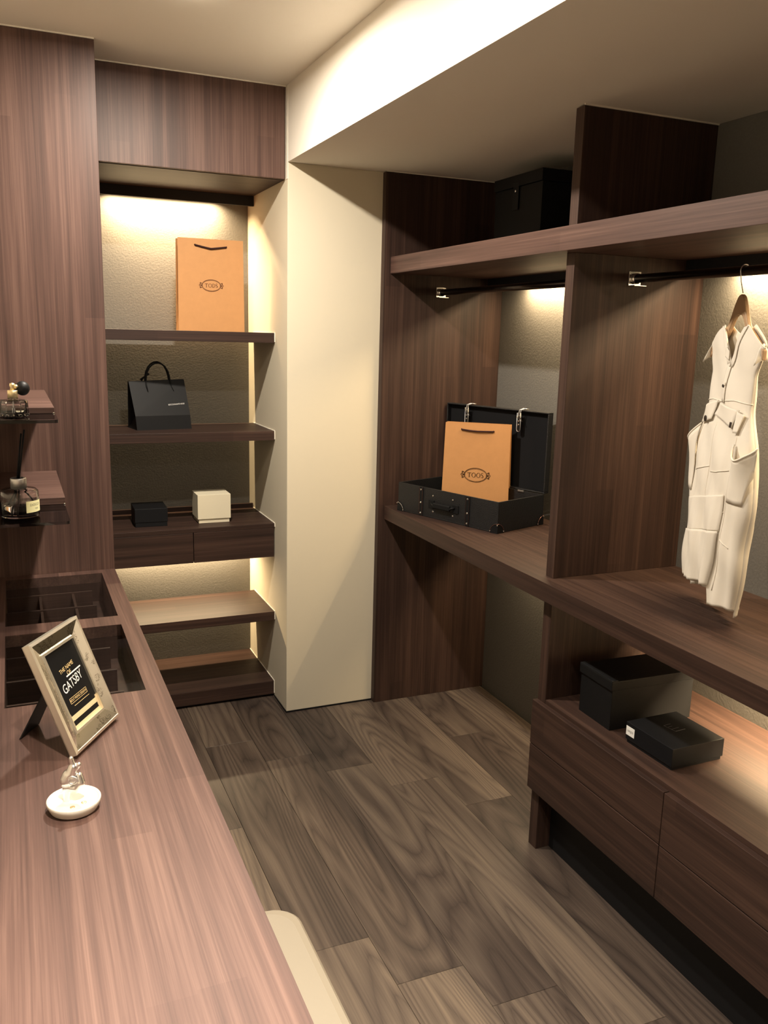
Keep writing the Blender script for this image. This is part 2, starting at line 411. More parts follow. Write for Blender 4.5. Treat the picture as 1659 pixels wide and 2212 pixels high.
# downlight fittings in the ceiling
for i, (x, y, p, sp) in enumerate(DOWNLIGHTS_AND_FILL[:3]):
    d = thing('ceiling_downlight', (x, y, ZC), ['round recessed downlight above the shelf niche end of the room', 'round recessed downlight above the middle of the floor', 'round recessed downlight nearest the viewer'][i], 'downlight', 'ceiling downlights in a row')
    lathe('trim_ring', [(.056, 0), (.056, -.004), (.047, -.006), (.043, -.003), (.043, 0)], SEAL, d)
    lathe('diffuser', [(.043, -.001), (.043, -.010), (.034, -.017), (.018, -.0205), (0, -.0215)], LAMP, d)

# ================================================================== TALL CABINET AND NICHE
tc_ = thing('tall_cabinet', (-.147, 3.5, 0), 'floor-to-ceiling walnut cabinet left of the niche', 'cabinet')
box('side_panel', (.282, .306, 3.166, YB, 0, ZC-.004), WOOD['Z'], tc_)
box('front_panel', (XL, .306, 3.145, 3.165, 0, ZC-.004), LIT_WOOD['Z'], tc_)
uc = thing('wall_cabinet', (.66, 3.6, 2.194), 'walnut overhead cabinet spanning the top of the niche', 'cabinet')
box('door', (.307, XN-.004, 3.375, 3.394, 2.196, ZC-.004), LIT_WOOD['Z'], uc)
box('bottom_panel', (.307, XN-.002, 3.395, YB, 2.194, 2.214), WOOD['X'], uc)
box('light_valance', (.307, XN-.002, 3.850, 3.862, 2.152, 2.194), BLACKB, uc)
def niche_shelf(z0, z1, label, y0=3.525, y1=3.872):
    s = thing('niche_shelf', (.66, y0, z0), label, 'shelf', 'walnut niche shelves')
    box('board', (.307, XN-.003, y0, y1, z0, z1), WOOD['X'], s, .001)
    box('sealant_bead', (XN-.003, XN, y0-.001, y1, z0+.004, z1+.002), SEAL, s, 0)
niche_shelf(1.573, 1.614, 'walnut niche shelf carrying the orange paper bag')
niche_shelf(1.167, 1.206, 'walnut niche shelf carrying the black paper bag')
niche_shelf(.365, .405, 'walnut niche shelf just below the two drawers, brightly lit')
niche_shelf(.012, .074, 'lowest walnut niche shelf resting just above the floor', 3.535, YB)
dr = thing('niche_drawer_unit', (.66, 3.525, .656), 'floating walnut two-drawer unit in the niche under two small boxes', 'drawer unit')
box('carcass', (.307, XN-.003, 3.545, 3.90, .660, .785), WOOD['X'], dr)
box('top', (.307, XN-.003, 3.525, 3.90, .787, .805), WOOD['X'], dr, .001)
box('back_lip', (.307, XN-.003, 3.886, 3.90, .805, .826), WOOD['X'], dr, .001)
box('drawer_front', (.309, .6625, 3.525, 3.544, .656, .786), WOOD['X'], dr, .001)
box('drawer_front', (.6655, XN-.005, 3.525, 3.544, .656, .786), WOOD['X'], dr, .001)
box('sealant_bead', (XN-.003, XN, 3.524, 3.90, .79, .807), SEAL, dr, 0)

# ================================================================== WARDROBE
tag(box('wardrobe_end_panel', (1.413, XW, YPAN, YP, 0, ZB-.003), WOOD['Z']), 'tall dark walnut end panel against the cream pillar', 'panel')
tag(boxes('wardrobe_divider', [(1.492, XW, 2.121, 2.161, ZM, 1.862), (1.492, XW, 2.121, 2.161, 1.928, ZB-.004)], WOOD['Z']), 'tall walnut divider between the two hanging bays', 'panel')
us = thing('wardrobe_upper_shelf', (1.7, 2.1, 1.862), 'long thick walnut upper shelf across both hanging bays', 'shelf')
box('board', (1.441, XW, .70, YPAN, 1.862, 1.928), LIT_WOOD['Y'], us, .001)
box('light_valance', (1.895, 1.907, 2.161, YPAN, 1.822, 1.862), BLACKB, us)
box('light_valance', (1.895, 1.907, .70, 2.121, 1.822, 1.862), BLACKB, us)
msf = thing('wardrobe_middle_shelf', (1.7, 2.1, .84), 'long thick walnut middle shelf under the suitcase and dress', 'shelf')
box('board', (1.441, XW, .70, YPAN, .842, ZM), WOOD['Y'], msf, .001)
box('light_valance', (1.905, 1.915, 2.15, YPAN, .815, .842), BLACKB, msf)
box('light_valance', (1.905, 1.915, .70, 2.09, .815, .842), BLACKB, msf)
tag(box('wardrobe_side_panel', (1.474, XW, 2.093, 2.135, 0, .842), WOOD['Z']), 'short walnut upright at the end of the low drawer unit', 'panel')
du = thing('wardrobe_drawer_unit', (1.7, 1.4, .2), 'low walnut drawer unit with four fronts below the two black boxes', 'drawer unit')
box('top', (1.474, XW-.002, .70, 2.092, .492, .518), WOOD['Y'], du, .001)
box('carcass', (1.480, XW-.01, .70, 2.092, .215, .480), WOOD['Y'], du)
for y0, y1 in ((1.532, 2.135), (.93, 1.529)):
    for z0, z1 in ((.3595, .505), (.2065, .3565)):
        f = box('drawer_front', (1.455, 1.473, y0, y1, z0, z1), WOOD['Y'], du, .001)
box('plinth', (1.524, 1.54, .70, 2.092, .0, .215), DARK, du)
def closet_rod(x, y0, y1, z, label):
    r = thing('closet_rod', (x, y1, z), label, 'rod', 'dark hanging rods')
    L = y0-y1
    tube('rod', [(0, -.012, 0), (0, L+.012, 0)], .0125, BRONZE, r, 24)
    for yy, s in ((0, -1), (L, 1)):
        b = boxes('bracket', [(-.022, .022, min(yy, yy+s*.003), max(yy, yy+s*.003), -.021, .021), (-.022, .022, min(yy, yy+s*.03), max(yy, yy+s*.03), -.0225, -.0195)], CHROME, r, .0008, True)
        tube('collar', [(0, yy+s*.003, 0), (0, yy+s*.014, 0)], .0155, CHROME, b, 24)
        for dz in (-.014, .014): sphere('screw', (-.017, yy+s*.003, dz), .0022, STEEL, b, u=8, v=6)
closet_rod(1.674, 2.161, YPAN, 1.797, 'dark metal hanging rod in the far bay above the suitcase')
closet_rod(1.707, .70, 2.121, 1.799, 'dark metal hanging rod in the near bay holding the dress')

# ================================================================== COUNTER
CX1, CY0, CY1, CZ = .306, .45, 3.144, .763
gx0, gx1 = -.057, .257
ct = thing('display_counter', (-.147, 1.8, 0), 'long walnut dressing counter with two glass display windows', 'counter')
cb = boxes('top_panel', [(XL+.022, gx0, CY0, CY1, CZ-.035, CZ), (gx1, CX1, CY0, CY1, CZ-.035, CZ), (gx0, gx1, CY0, 2.011, CZ-.035, CZ), (gx0, gx1, 2.517, 2.600, CZ-.035, CZ), (gx0, gx1, 3.101, CY1, CZ-.035, CZ)], LIT_WOOD['Y'], ct, 0)
for k, (a, b) in enumerate(((2.011, 2.517), (2.600, 3.101))):
    g = box('glass_pane', (gx0+.0005, gx1-.0005, a+.0005, b-.0005, CZ-.006, CZ-.0012), GLASSPANE, ct, 0)
    t = boxes('jewellery_tray', [(gx0, gx1, a, b, CZ-.110, CZ-.104), (gx0-.012, gx0, a, b, CZ-.11, CZ-.036), (gx1, gx1+.012, a, b, CZ-.11, CZ-.036), (gx0, gx1, a-.010, a, CZ-.11, CZ-.036), (gx0, gx1, b, b+.010, CZ-.11, CZ-.036)], WOOD['X'], ct, 0)
    xs = (gx0+.105, gx0+.210)
    for xx in xs: box('tray_divider', (xx-.004, xx+.004, a+.001, b-.06, CZ-.104, CZ-.046), WOOD['Y'], t, .0005)
    for f in (.22, .52, .86): 
        yy = a+(b-a)*f; box('tray_divider', (gx0+.001, gx1-.04, yy-.004, yy+.004, CZ-.104, CZ-.042), WOOD['X'], t, .0005)
box('cabinet_base', (XL+.022, CX1-.03, 1.99, CY1, 0, CZ-.125), WOOD['Y'], ct)
box('end_leg', (XL+.022, CX1-.03, CY0+.02, CY0+.045, 0, CZ-.036), WOOD['Z'], ct)
# stool tucked half under the counter
st = thing('stool', (.273, 1.325, 0), 'cream upholstered stool pushed half under the counter', 'stool')
bm = bmesh.new()
def rrect(hx, hy, r, n=6):
    o = []
    for sx, sy, a0 in ((1, 1, 0), (-1, 1, 90), (-1, -1, 180), (1, -1, 270)):
        for i in range(n+1):
            a = rad(a0+90*i/n); o.append((sx*(hx-r)+r*math.cos(a), sy*(hy-r)+r*math.sin(a)))
    return o
rings = []
for hx, hy, z in ((.19, .19, .375), (.21, .21, .380), (.211, .211, .43), (.209, .209, .440), (.203, .203, .447), (.19, .19, .450)):
    rings.append([bm.verts.new((x, y, z)) for x, y in rrect(hx, hy, .055)])
for A, B in zip(rings, rings[1:]):
    for k in range(len(A)): bm.faces.new((A[k], A[(k+1) % len(A)], B[(k+1) % len(A)], B[k]))
bm.faces.new(rings[-1]); bm.faces.new(rings[0][::-1])
link('seat', bm, STOOL, st, smooth=False, bevel=0)
for sx in (-1, 1):
    for sy in (-1, 1): tube('leg', [(sx*.165, sy*.165, .375), (sx*.18, sy*.18, 0)], [.014, .010], BRONZE, st, 12)

# ================================================================== FLOATING SHELVES ON THE TALL CABINET
def float_shelf(xr, xg, zt, zw, yf, yg, label):
    s = thing('floating_shelf', (-.1, 3.145, zw), label, 'shelf', 'walnut and glass floating shelves')
    box('wood_board', (-.42, xr, yf, 3.144, zw, zt), LIT_WOOD['X'], s, .001)
    bm = bmesh.new(); o = root(s); z1 = zw-.0005; z0 = z1-.008; r = .012; pts = [(-.42, 3.144), (-.42, yg)]
    for i in range(7):
        a = rad(-90+90*i/6); pts.append((xg-r+r*math.cos(a), yg+r+r*math.sin(a)))
    pts.append((xg, 3.144))
    bot = [bm.verts.new((x-o.x, y-o.y, z0-o.z)) for x, y in pts]; top = [bm.verts.new((x-o.x, y-o.y, z1-o.z)) for x, y in pts]
    bm.faces.new(top); bm.faces.new(bot[::-1])
    for k in range(len(pts)): bm.faces.new((bot[k], bot[(k+1) % len(pts)], top[(k+1) % len(pts)], top[k]))
    link('glass_plate', bm, SMOKED, s)
    sphere('clip', (xr-.002-o.x, yf+.002-o.y, zw-o.z+.001), .003, CHROME, s, u=8, v=6)
float_shelf(.101, .103, 1.407, 1.391, 2.457, 2.29, 'upper floating walnut and smoked glass shelf holding the perfume atomiser')
float_shelf(.125, .124, 1.130, 1.110, 2.63, 2.389, 'lower floating walnut and smoked glass shelf holding the reed diffuser')
ZG1, ZG2 = 1.3905, 1.1095
# perfume atomiser
pf = thing('perfume_bottle', (.001, 2.385, ZG1), 'clear cut-glass perfume atomiser with gold collar and black bulb', 'perfume')
bm = bmesh.new()
add_lathe(bm, [(0, 0), (.030, 0), (.0365, .003), (.0355, .022), (.0345, .040), (.031, .0435), (.012, .0455), (.0115, .048), (.0095, .048), (.0095, .044), (.028, .040), (.031, .034), (.030, .012), (.022, .008), (0, .007)], seg=12)
link('glass_body', bm, BOTTLE, pf)
lathe('perfume_liquid', [(0, .0085), (.021, .0093), (.0285, .013), (.029, .024), (0, .024)], LIQUID, pf, seg=12, smooth=False)
lathe('collar', [(0, .047), (.0125, .047), (.0125, .066), (.0115, .067), (0, .067)], GOLD, pf)
lathe('spray_head', [(0, .067), (.006, .067), (.0052, .074), (.0068, .079), (.006, .084), (0, .086)], GOLD, pf)
sphere('nozzle', (.0085, -.003, .0765), .0052, GOLD, pf)
tube('dip_tube', [(0, 0, .047), (0, 0, .012)], .0012, WHITE, pf, 8)
sphere('bulb', (.024, .012, .071), .0175, RUBBER, pf, (1, 1, 1.05), 24, 16)
tube('bulb_neck', [(0, 0, .074), (.012, .006, .072)], .003, GOLD, pf, 8)
# reed diffuser
df = thing('reed_diffuser', (.002, 2.485, ZG2), 'clear glass reed diffuser with silver collar and pale label', 'diffuser')
lathe('glass_body', [(0, 0), (.044, 0), (.0495, .005), (.0500, .055), (.0485, .072), (.042, .0775), (.019, .080), (.0175, .082), (.0175, .088), (.0145, .088), (.0145, .081), (.040, .0745), (.0455, .070), (.0465, .055), (.0462, .012), (.040, .008), (0, .007)], BOTTLE, df, seg=48)
lathe('oil', [(0, .0085), (.039, .0095), (.0452, .014), (.0456, .034), (0, .034)], LIQUID, df, seg=48)
lathe('collar', [(.0135, .079), (.0205, .079), (.0205, .105), (.0195, .107), (.0135, .107)], STEEL, df)
for a, b in (((-.040, -.006, .010), (.006, .0, .100)), ((-.018, -.016, .009), (-.002, -.003, .100)), ((-.006, -.02, .009), (.003, -.004, .100)), ((.035, .01, .04), (-.004, .004, .100))):
    tube('reed', [a, b], .0022, BLKCORD, df, 8)
for a, b in (((.001, .002, .100), (.022, .004, .236)), ((-.003, .001, .100), (.014, .012, .225))):
    tube('reed', [a, b], .0024, BLKCORD, df, 8)
bm = bmesh.new(); A0, A1 = rad(-72), rad(-10); g = []
for i in range(13):
    a = A0+(A1-A0)*i/12; g.append([bm.verts.new((.0505*math.cos(a), .0505*math.sin(a), z)) for z in (.018, .049)])
for A, B in zip(g, g[1:]): bm.faces.new((A[0], B[0], B[1], A[1]))
lb = link('label', bm, LABEL, df, smooth=True)
cyl = lambda u, v: (.0508*math.cos(rad(-40)+u/.0508), .0508*math.sin(rad(-40)+u/.0508), .0335+v)
text('lettering', 'DIOCCO', .009, GREYINK, lb, lambda u, v: cyl(u, v+.005))
text('lettering', 'VAN', .006, GREYINK, lb, lambda u, v: cyl(u+.004, v-.006))

# ================================================================== PICTURE FRAME
pf_ = thing('picture_frame', (.1165, 1.7905, CZ+.0045), 'champagne mirrored picture frame with black poster leaning on the counter', 'picture frame', rot=(rad(-22), 0, math.atan2(.85, .526)))
W2, H = .0957, .244
def frame_ring(bm, o, i, yo, yi):
    """o,i: (x0,x1,z0,z1) outer and inner rectangles at depth yo / yi"""
    O = [Vector((o[0], yo, o[2])), Vector((o[1], yo, o[2])), Vector((o[1], yo, o[3])), Vector((o[0], yo, o[3]))]
    I = [Vector((i[0], yi, i[2])), Vector((i[1], yi, i[2])), Vector((i[1], yi, i[3])), Vector((i[0], yi, i[3]))]
    for k in range(4):
        j = (k+1) % 4; bm.faces.new([bm.verts.new(p) for p in (O[k], O[j], I[j], I[k])])
def R_(d): return (-W2+d, W2-d, d, H-d)
bm = bmesh.new()
frame_ring(bm, R_(0), R_(0), .0, -.016); frame_ring(bm, R_(0), R_(.006), -.016, -.018); frame_ring(bm, R_(.006), R_(.007), -.018, -.016)
add_box(bm, -W2, W2, -.002, .0, 0, H)
link('outer_border', bm, CHAMP, pf_)
O, I = R_(.007), R_(.034)
for k, nm in enumerate(('mirror_panel',)*4):
    c = [Vector((O[0], -.016, O[2])), Vector((O[1], -.016, O[2])), Vector((O[1], -.016, O[3])), Vector((O[0], -.016, O[3]))]
    d = [Vector((I[0], -.008, I[2])), Vector((I[1], -.008, I[2])), Vector((I[1], -.008, I[3])), Vector((I[0], -.008, I[3]))]
    j = (k+1) % 4; bm = bmesh.new(); bm.faces.new([bm.verts.new(p) for p in (c[k], c[j], d[j], d[k])])
    link(nm, bm, MIRROR, pf_, solid=.0012)
bm = bmesh.new()
frame_ring(bm, R_(.033), R_(.033), -.006, -.0125); frame_ring(bm, R_(.033), R_(.038), -.0125, -.0125); frame_ring(bm, R_(.038), R_(.038), -.0125, -.006)
link('inner_border', bm, CHAMP, pf_)
ps = box('poster', (-W2+.038, W2-.038, -.0075, -.005, .038, H-.038), POSTER, pf_, 0, True)
pm = lambda u, v: (u, -.0079, .122+v)
text('lettering', 'THE NAME', .0125, GOLDINK, ps, lambda u, v: pm(u*.95, v+.038+u*.08))
text('lettering', 'OF', .0125, GOLDINK, ps, lambda u, v: pm(u+.002, v+.026))
text('lettering', 'GATSBY', .026, WHITEINK, ps, lambda u, v: pm(u*.86, v*1.05+.004+u*.1))
decal('lettering_bar', stroke([(-.012, .021), (.047, .0235)], .003), WHITEINK, ps, pm)
decal('caption_border', sum([stroke(p, .0008) for p in ([(-.034, -.022), (.034, -.022)], [(-.034, -.033), (.034, -.033)], [(-.034, -.022), (-.034, -.033)], [(.034, -.022), (.034, -.033)])], []), GOLDINK, ps, pm)
text('lettering', 'BOUT FRIEND ZENOVA', .0062, GOLDINK, ps, lambda u, v: pm(u, v*1.2-.0275))
decal('caption_line', stroke([(-.026, -.040), (.036, -.040)], .0009)+stroke([(-.018, -.056), (.032, -.056)], .0009), GOLDINK, ps, pm)
pc = lambda u, v: (u, -.0082, v)
box('pale_band', (-W2+.038, W2-.038, -.0085, -.0075, .057, .067), PALEBAND, ps, 0, True)
box('pale_band', (-W2+.038, W2-.038, -.0085, -.0075, .038, .046), PALEBAND, ps, 0, True)
for sx in (-1, 1): box('pale_band', (sx*.0545-.003, sx*.0545+.003, -.0088, -.0075, .038, .073), PALEBAND, ps, 0, True)
# easel leg behind, from the middle of the back down to the counter
bm = bmesh.new()
a = rad(22); foot_back = .145
def eas(x, s, off):   # s along the leg 0..1, local frame coordinates
    top = Vector((x, .003, .165)); fy, fz = foot_back*math.cos(a), foot_back*math.sin(a)*-1
    p = top.lerp(Vector((x, foot_back*math.cos(a), foot_back*math.sin(a)-.003)), s)
    return (p.x, p.y+off, p.z)
vs = [bm.verts.new(eas(*q)) for q in ((-.022, 0, 0), (.022, 0, 0), (.036, 1, 0), (-.036, 1, 0), (-.022, 0, .004), (.022, 0, .004), (.036, 1, .004), (-.036, 1, .004))]
for f in ((0, 1, 2, 3), (4, 7, 6, 5), (0, 4, 5, 1), (1, 5, 6, 2), (2, 6, 7, 3), (3, 7, 4, 0)): bm.faces.new([vs[i] for i in f])
link('easel_leg', bm, BLKPAPER, pf_)
box('back_board', (-W2+.006, W2-.006, 0, .003, .006, H-.006), BLKPAPER, pf_, 0, True)

# ================================================================== TRINKET DISH WITH FIGURINE
di = thing('trinket_dish', (.061, 1.514, CZ), 'round white ceramic dish in front of the picture frame', 'dish')
lathe('dish', [(0, 0), (.034, 0), (.041, .004), (.0465, .016), (.0470, .021), (.0460, .0225), (.0440, .0225), (.0425, .0195), (.038, .0175), (0, .017)], PORC, di, seg=64)
fg = thing('figurine', (.056, 1.516, CZ+.017), 'small polished silver figurine standing in the white dish', 'figurine', rot=(0, 0, rad(-20)))
fg.scale = (1.25, 1.25, 1.16)
bm = bmesh.new()
def cap(p, q, r0, r1, n=10):
    p, q = Vector(p), Vector(q)
    for i in range(n+1): add_sphere(bm, p.lerp(q, i/n), (r0+(r1-r0)*i/n)*1.15, 12, 8)
cap((-.006, 0, .002), (-.004, 0, .024), .0042, .0066)      # standing leg
cap((-.003, 0, .024), (.010, -.002, .022), .0062, .0050)   # hips and lifted leg
cap((.010, -.002, .022), (.016, -.002, .032), .0052, .0058)
cap((.016, -.002, .032), (.014, -.001, .044), .0056, .0040)  # curled arm
cap((-.004, .001, .034), (-.001, .001, .043), .0095, .0085)  # torso
cap((.002, 0, .046), (.005, .001, .056), .0072, .0062)      # head
cap((.005, .001, .058), (.003, .001, .071), .0042, .0030)   # pointed cap
cap((.010, .002, .054), (.013, .002, .060), .0030, .0034)
o = link('body', bm, SILVER, fg, smooth=True)
md = o.modifiers.new('remesh', 'REMESH'); md.mode = 'VOXEL'; md.voxel_size = .0011; md.use_smooth_shade = True
md = o.modifiers.new('smooth', 'SMOOTH'); md.factor = .5; md.iterations = 2
lathe('waist_band', [(.0078, -.002), (.0086, -.002), (.0086, .002), (.0078, .002)], STEEL, fg, (-.004, .0005, .0285))
bm = bmesh.new(); add_tube(bm, [(.0060+.0062*math.cos(rad(t)), -.0075, .0385+.0062*math.sin(rad(t))) for t in range(0, 360, 20)], .0014, 8, True)
link('ring', bm, STEEL, fg, smooth=True)
sphere('ring_disc', (.006, -.0068, .0385), .0058, STEEL, fg, (1, .35, 1), 20, 12)
for x, y in ((.002, -.024), (.022, -.014)): lathe('peg_hole', [(.0045, 0), (.0045, .0012), (.0025, .0014), (0, .0004)], GOLD, di, (x-.006, y, .0172), 16)

# ================================================================== PAPER BAGS
def carrier_bag(name, loc, rz, w, h, d0, d1, label, txt, lean=0, oval=.1, lz=.5, wtop=None, sag=.010, ink=INK):
    b = thing(name, loc, label, 'paper bag', rot=(rad(lean), 0, rz))
    wt = wtop or w; bm = bmesh.new()
    P = lambda x, y, z: bm.verts.new((x, y, z))
    f0, f1 = P(-w/2, 0, 0), P(w/2, 0, 0); t0, t1 = P(-wt/2, (d0-d1)*.15, h), P(wt/2, (d0-d1)*.15, h)
    b0, b1 = P(-w/2, d0, 0), P(w/2, d0, 0); u0, u1 = P(-wt/2, (d0-d1)*.15+d1, h), P(wt/2, (d0-d1)*.15+d1, h)
    g0, g1 = P(-w/2+.012, d0/2, h*.25), P(w/2-.012, d0/2, h*.25)
    h0, h1 = P(-wt/2+.022, (d0-d1)*.15+d1/2, h), P(wt/2-.022, (d0-d1)*.15+d1/2, h)
    c0, c1 = P(-w/2, d0/2, 0), P(w/2, d0/2, 0)
    for f in ((f0, f1, t1, t0), (b1, b0, u0, u1), (f0, t0, h0, g0), (f0, g0, c0), (c0, g0, b0), (b0, g0, h0, u0),
              (f1, g1, h1, t1), (f1, c1, g1), (c1, b1, g1), (b1, u1, h1, g1), (f0, c0, b0, b1, c1, f1)): bm.faces.new(f)
    body = link('bag_body', bm, KRAFT, b, solid=.0012)
    sl = (d0-d1)*.15/h
    fm = lambda u, v: (u, v*sl-.0014, v)
    hx = w*.235; zh = h-.028
    tube('handle', [(-hx, -.001+zh*sl, zh+.003), (-hx, -.004+zh*sl, zh+.002), (-hx*.5, -.005+zh*sl, zh-sag*.45), (0, -.006+zh*sl, zh-sag), (hx*.3, -.006+zh*sl, zh-sag*.75), (hx, -.004+zh*sl, zh-.001), (hx, -.001+zh*sl, zh)], .0034, ROPE, b, 8)
    k = oval; q = ell_ring(0, 0, k/2*.78, k*.24, k*.018, k*.018, 48)+ell_ring(0, 0, k/2*.72, k*.21, k*.008, k*.008, 48)
    for s in (-1, 1):
        for (cx, cy, r) in ((.41, .05, .05), (.455, .0, .045), (.41, -.05, .05), (.435, .09, .03), (.435, -.09, .03), (.39, .0, .03)):
            q += ell_ring(s*cx*k, cy*k, r*k, r*k*.9, k*.018, k*.018, 14)
    decal('logo_oval', q, ink, body, lambda u, v: fm(u, v+h*lz))
    decal('logo_letters', word(txt, k*.155, .10, .15), ink, body, lambda u, v: fm(u, v+h*lz))
    return b
carrier_bag('paper_carrier_bag', (.771, 3.60, 1.6145), rad(-3), .268, .364, .085, .06, 'orange paper carrier bag standing on the top niche shelf', 'TODS', oval=.100, lz=.50, wtop=.262)
carrier_bag('paper_carrier_bag', (1.7035, 3.004, .9082), math.atan2(-.167, .207), .276, .372, .055, .03, 'orange paper carrier bag standing in the open black suitcase', 'TOOS', oval=.122, lz=.44, wtop=.262, sag=.003, ink=INK_DK)
# black bag
bb = thing('gift_bag', (.580, 3.663, 1.2062), 'black paper gift bag with rope handles on the second niche shelf', 'paper bag', rot=(0, 0, rad(9)))
bm = bmesh.new(); w_, h_, d_ = .232, .205, .13
pts = {}
def P(k, *c): pts[k] = bm.verts.new(c)
P('f0', -w_/2, 0, 0); P('f1', w_/2, 0, 0); P('b0', -w_/2, d_, 0); P('b1', w_/2, d_, 0)
P('m0', -w_/2-.004, .004, .058); P('m1', w_/2-.004, .004, .058)
P('t0', -w_/2-.014, .052, h_-.008); P('t1', w_/2-.012, .052, h_); P('u0', -w_/2-.014, .066, h_-.008); P('u1', w_/2-.012, .066, h_)
P('g0', -w_/2+.02, d_/2, .06); P('g1', w_/2-.02, d_/2, .06)
for f in ('f0 f1 m1 m0', 'm0 m1 t1 t0', 'b1 b0 u0 u1', 'f0 m0 g0', 'm0 t0 g0', 't0 u0 g0', 'u0 b0 g0', 'b0 f0 g0', 'f1 g1 m1', 'm1 g1 t1', 't1 g1 u1', 'u1 g1 b1', 'b1 g1 f1', 'f0 b0 b1 f1'): bm.faces.new([pts[k] for k in f.split()])
gb = link('bag_body', bm, BLKPAPER, bb, solid=.0012)
for dy, hh in ((-.002, .070), (.016, .074)):
    tube('rope_handle', [(-.055, .040+dy, h_-.055), (-.06, .046+dy, h_-.02)]+[(-.008-.05*math.cos(rad(t)), .052+dy, h_-.002+hh*math.sin(rad(t))) for t in range(10, 180, 17)]+[(.046, .046+dy, h_-.03), (.054, .040+dy, h_-.05)], .0032, BLKCORD, bb, 8)
tube('cord_knot', [(-.078, .058, h_-.003), (-.062, .056, h_+.012), (-.045, .056, h_+.024)], [.006, .0025, .006], BLKCORD, bb, 8)
sl = (.052-.004)/(h_-.058-.004)
text('lettering', 'BOCCOONANTE NOGE', .0078, WHITEINK, gb, lambda u, v: (.058+u, .004+(.103+v-.058)*sl-.0022, .103+v+u*.06), sx=.82)

# ================================================================== SMALL BOXES IN THE NICHE
def lidded_box(name, loc, w, d, h, lid, over, mat, label, rz=0):
    b = thing(name, loc, label, 'box', rot=(0, 0, rz))
    box('base', (-w/2+over, w/2-over, -d/2+over, d/2-over, 0, h-.002), mat, b, .0008, True)
    box('lid', (-w/2, w/2, -d/2, d/2, h-lid, h), mat, b, .0012, True)
    return b
lidded_box('gift_box', (.508, 3.680, .8055), .134, .15, .077, .058, .002, BLKBOX, 'small navy-black lidded box on the niche drawer unit', rad(-1.5))
lidded_box('gift_box', (.771, 3.668, .8055), .142, .124, .124, .106, .005, CREAMBOX, 'small cream lidded cube box on the niche drawer unit')

# ================================================================== SUITCASE
su = thing('suitcase', (1.548, 2.958, ZM), 'open black leather suitcase with studded straps on the middle shelf', 'suitcase', rot=(0, 0, rad(-70.7)))
sw, sd, sh, th = .270, .275, .120, .006
boxes('base_shell', [(-sw, sw, 0, sd, .0005, th), (-sw, sw, 0, th, th, sh), (-sw, sw, sd-th, sd, th, sh), (-sw, -sw+th, th, sd-th, th, sh), (sw-th, sw, th, sd-th, th, sh)], CASELEATH, su, .0008, True)
boxes('base_lining', [(-sw+th+.0003, sw-th-.0003, th+.0003, sd-th-.0003, th+.0003, th+.0012)], LINING, su, 0, True)
ld = .030; lh = .318; z0 = sh+.002; y0 = sd-.002
lid = boxes('lid_shell', [(-sw, sw, y0+ld-th, y0+ld, z0, z0+lh), (-sw, sw, y0, y0+ld-th, z0, z0+th), (-sw, sw, y0, y0+ld-th, z0+lh-th, z0+lh), (-sw, -sw+th, y0, y0+ld-th, z0+th, z0+lh-th), (sw-th, sw, y0, y0+ld-th, z0+th, z0+lh-th)], CASELEATH, su, .0025, True)
box('lid_lining', (-sw+th, sw-th, y0+ld-th-.0015, y0+ld-th-.0004, z0+th, z0+lh-th), LINING, lid, 0, True)
for x in (-.16, .16): boxes('hinge', [(x-.015, x+.015, sd-.010, sd-.006, sh-.004, sh+.003)], STEEL, su, .0005, True)
for x in (-.135, .118):
    s = box('strap', (x-.011, x+.011, -.0025, 0, .001, sh-.001), BLKLEATH, su, .0006, True)
    for dx in (-.0085, .0085): box('stitching', (x+dx-.0006, x+dx+.0006, -.0030, -.0025, .002, sh-.002), COPPER, s, 0, True)
    for z in (.012, .052 if x > 0 else .055, .108): sphere('rivet', (x, -.003, z), .0042, CHROME, s, (1, .5, 1))
hd = thing_parent = None
hb = boxes('handle_mount', [(-.092, -.060, -.004, 0, .040, .075)], BLKLEATH, su, .006, True)
hb2 = boxes('handle_mount', [(.040, .072, -.004, 0, .040, .075)], BLKLEATH, su, .006, True)
for hbx, xs_ in ((hb, (-.068, -.066)), (hb2, (.040, .042))):
    for xx, zz in ((xs_[0], .092), (xs_[1], .028)): sphere('rivet', (xx, -.001, zz), .0040, CHROME, hbx, (1, .5, 1))
boxes('handle_grip', [(-.056, .036, -.018, -.007, .046, .068)], BLKLEATH, su, .004, True)
tube('handle_rod', [(-.074, -.004, .062), (-.064, -.012, .060), (-.05, -.014, .052), (.03, -.014, .052), (.044, -.012, .060), (.054, -.004, .062)], .0035, BLKLEATH, su, 8)
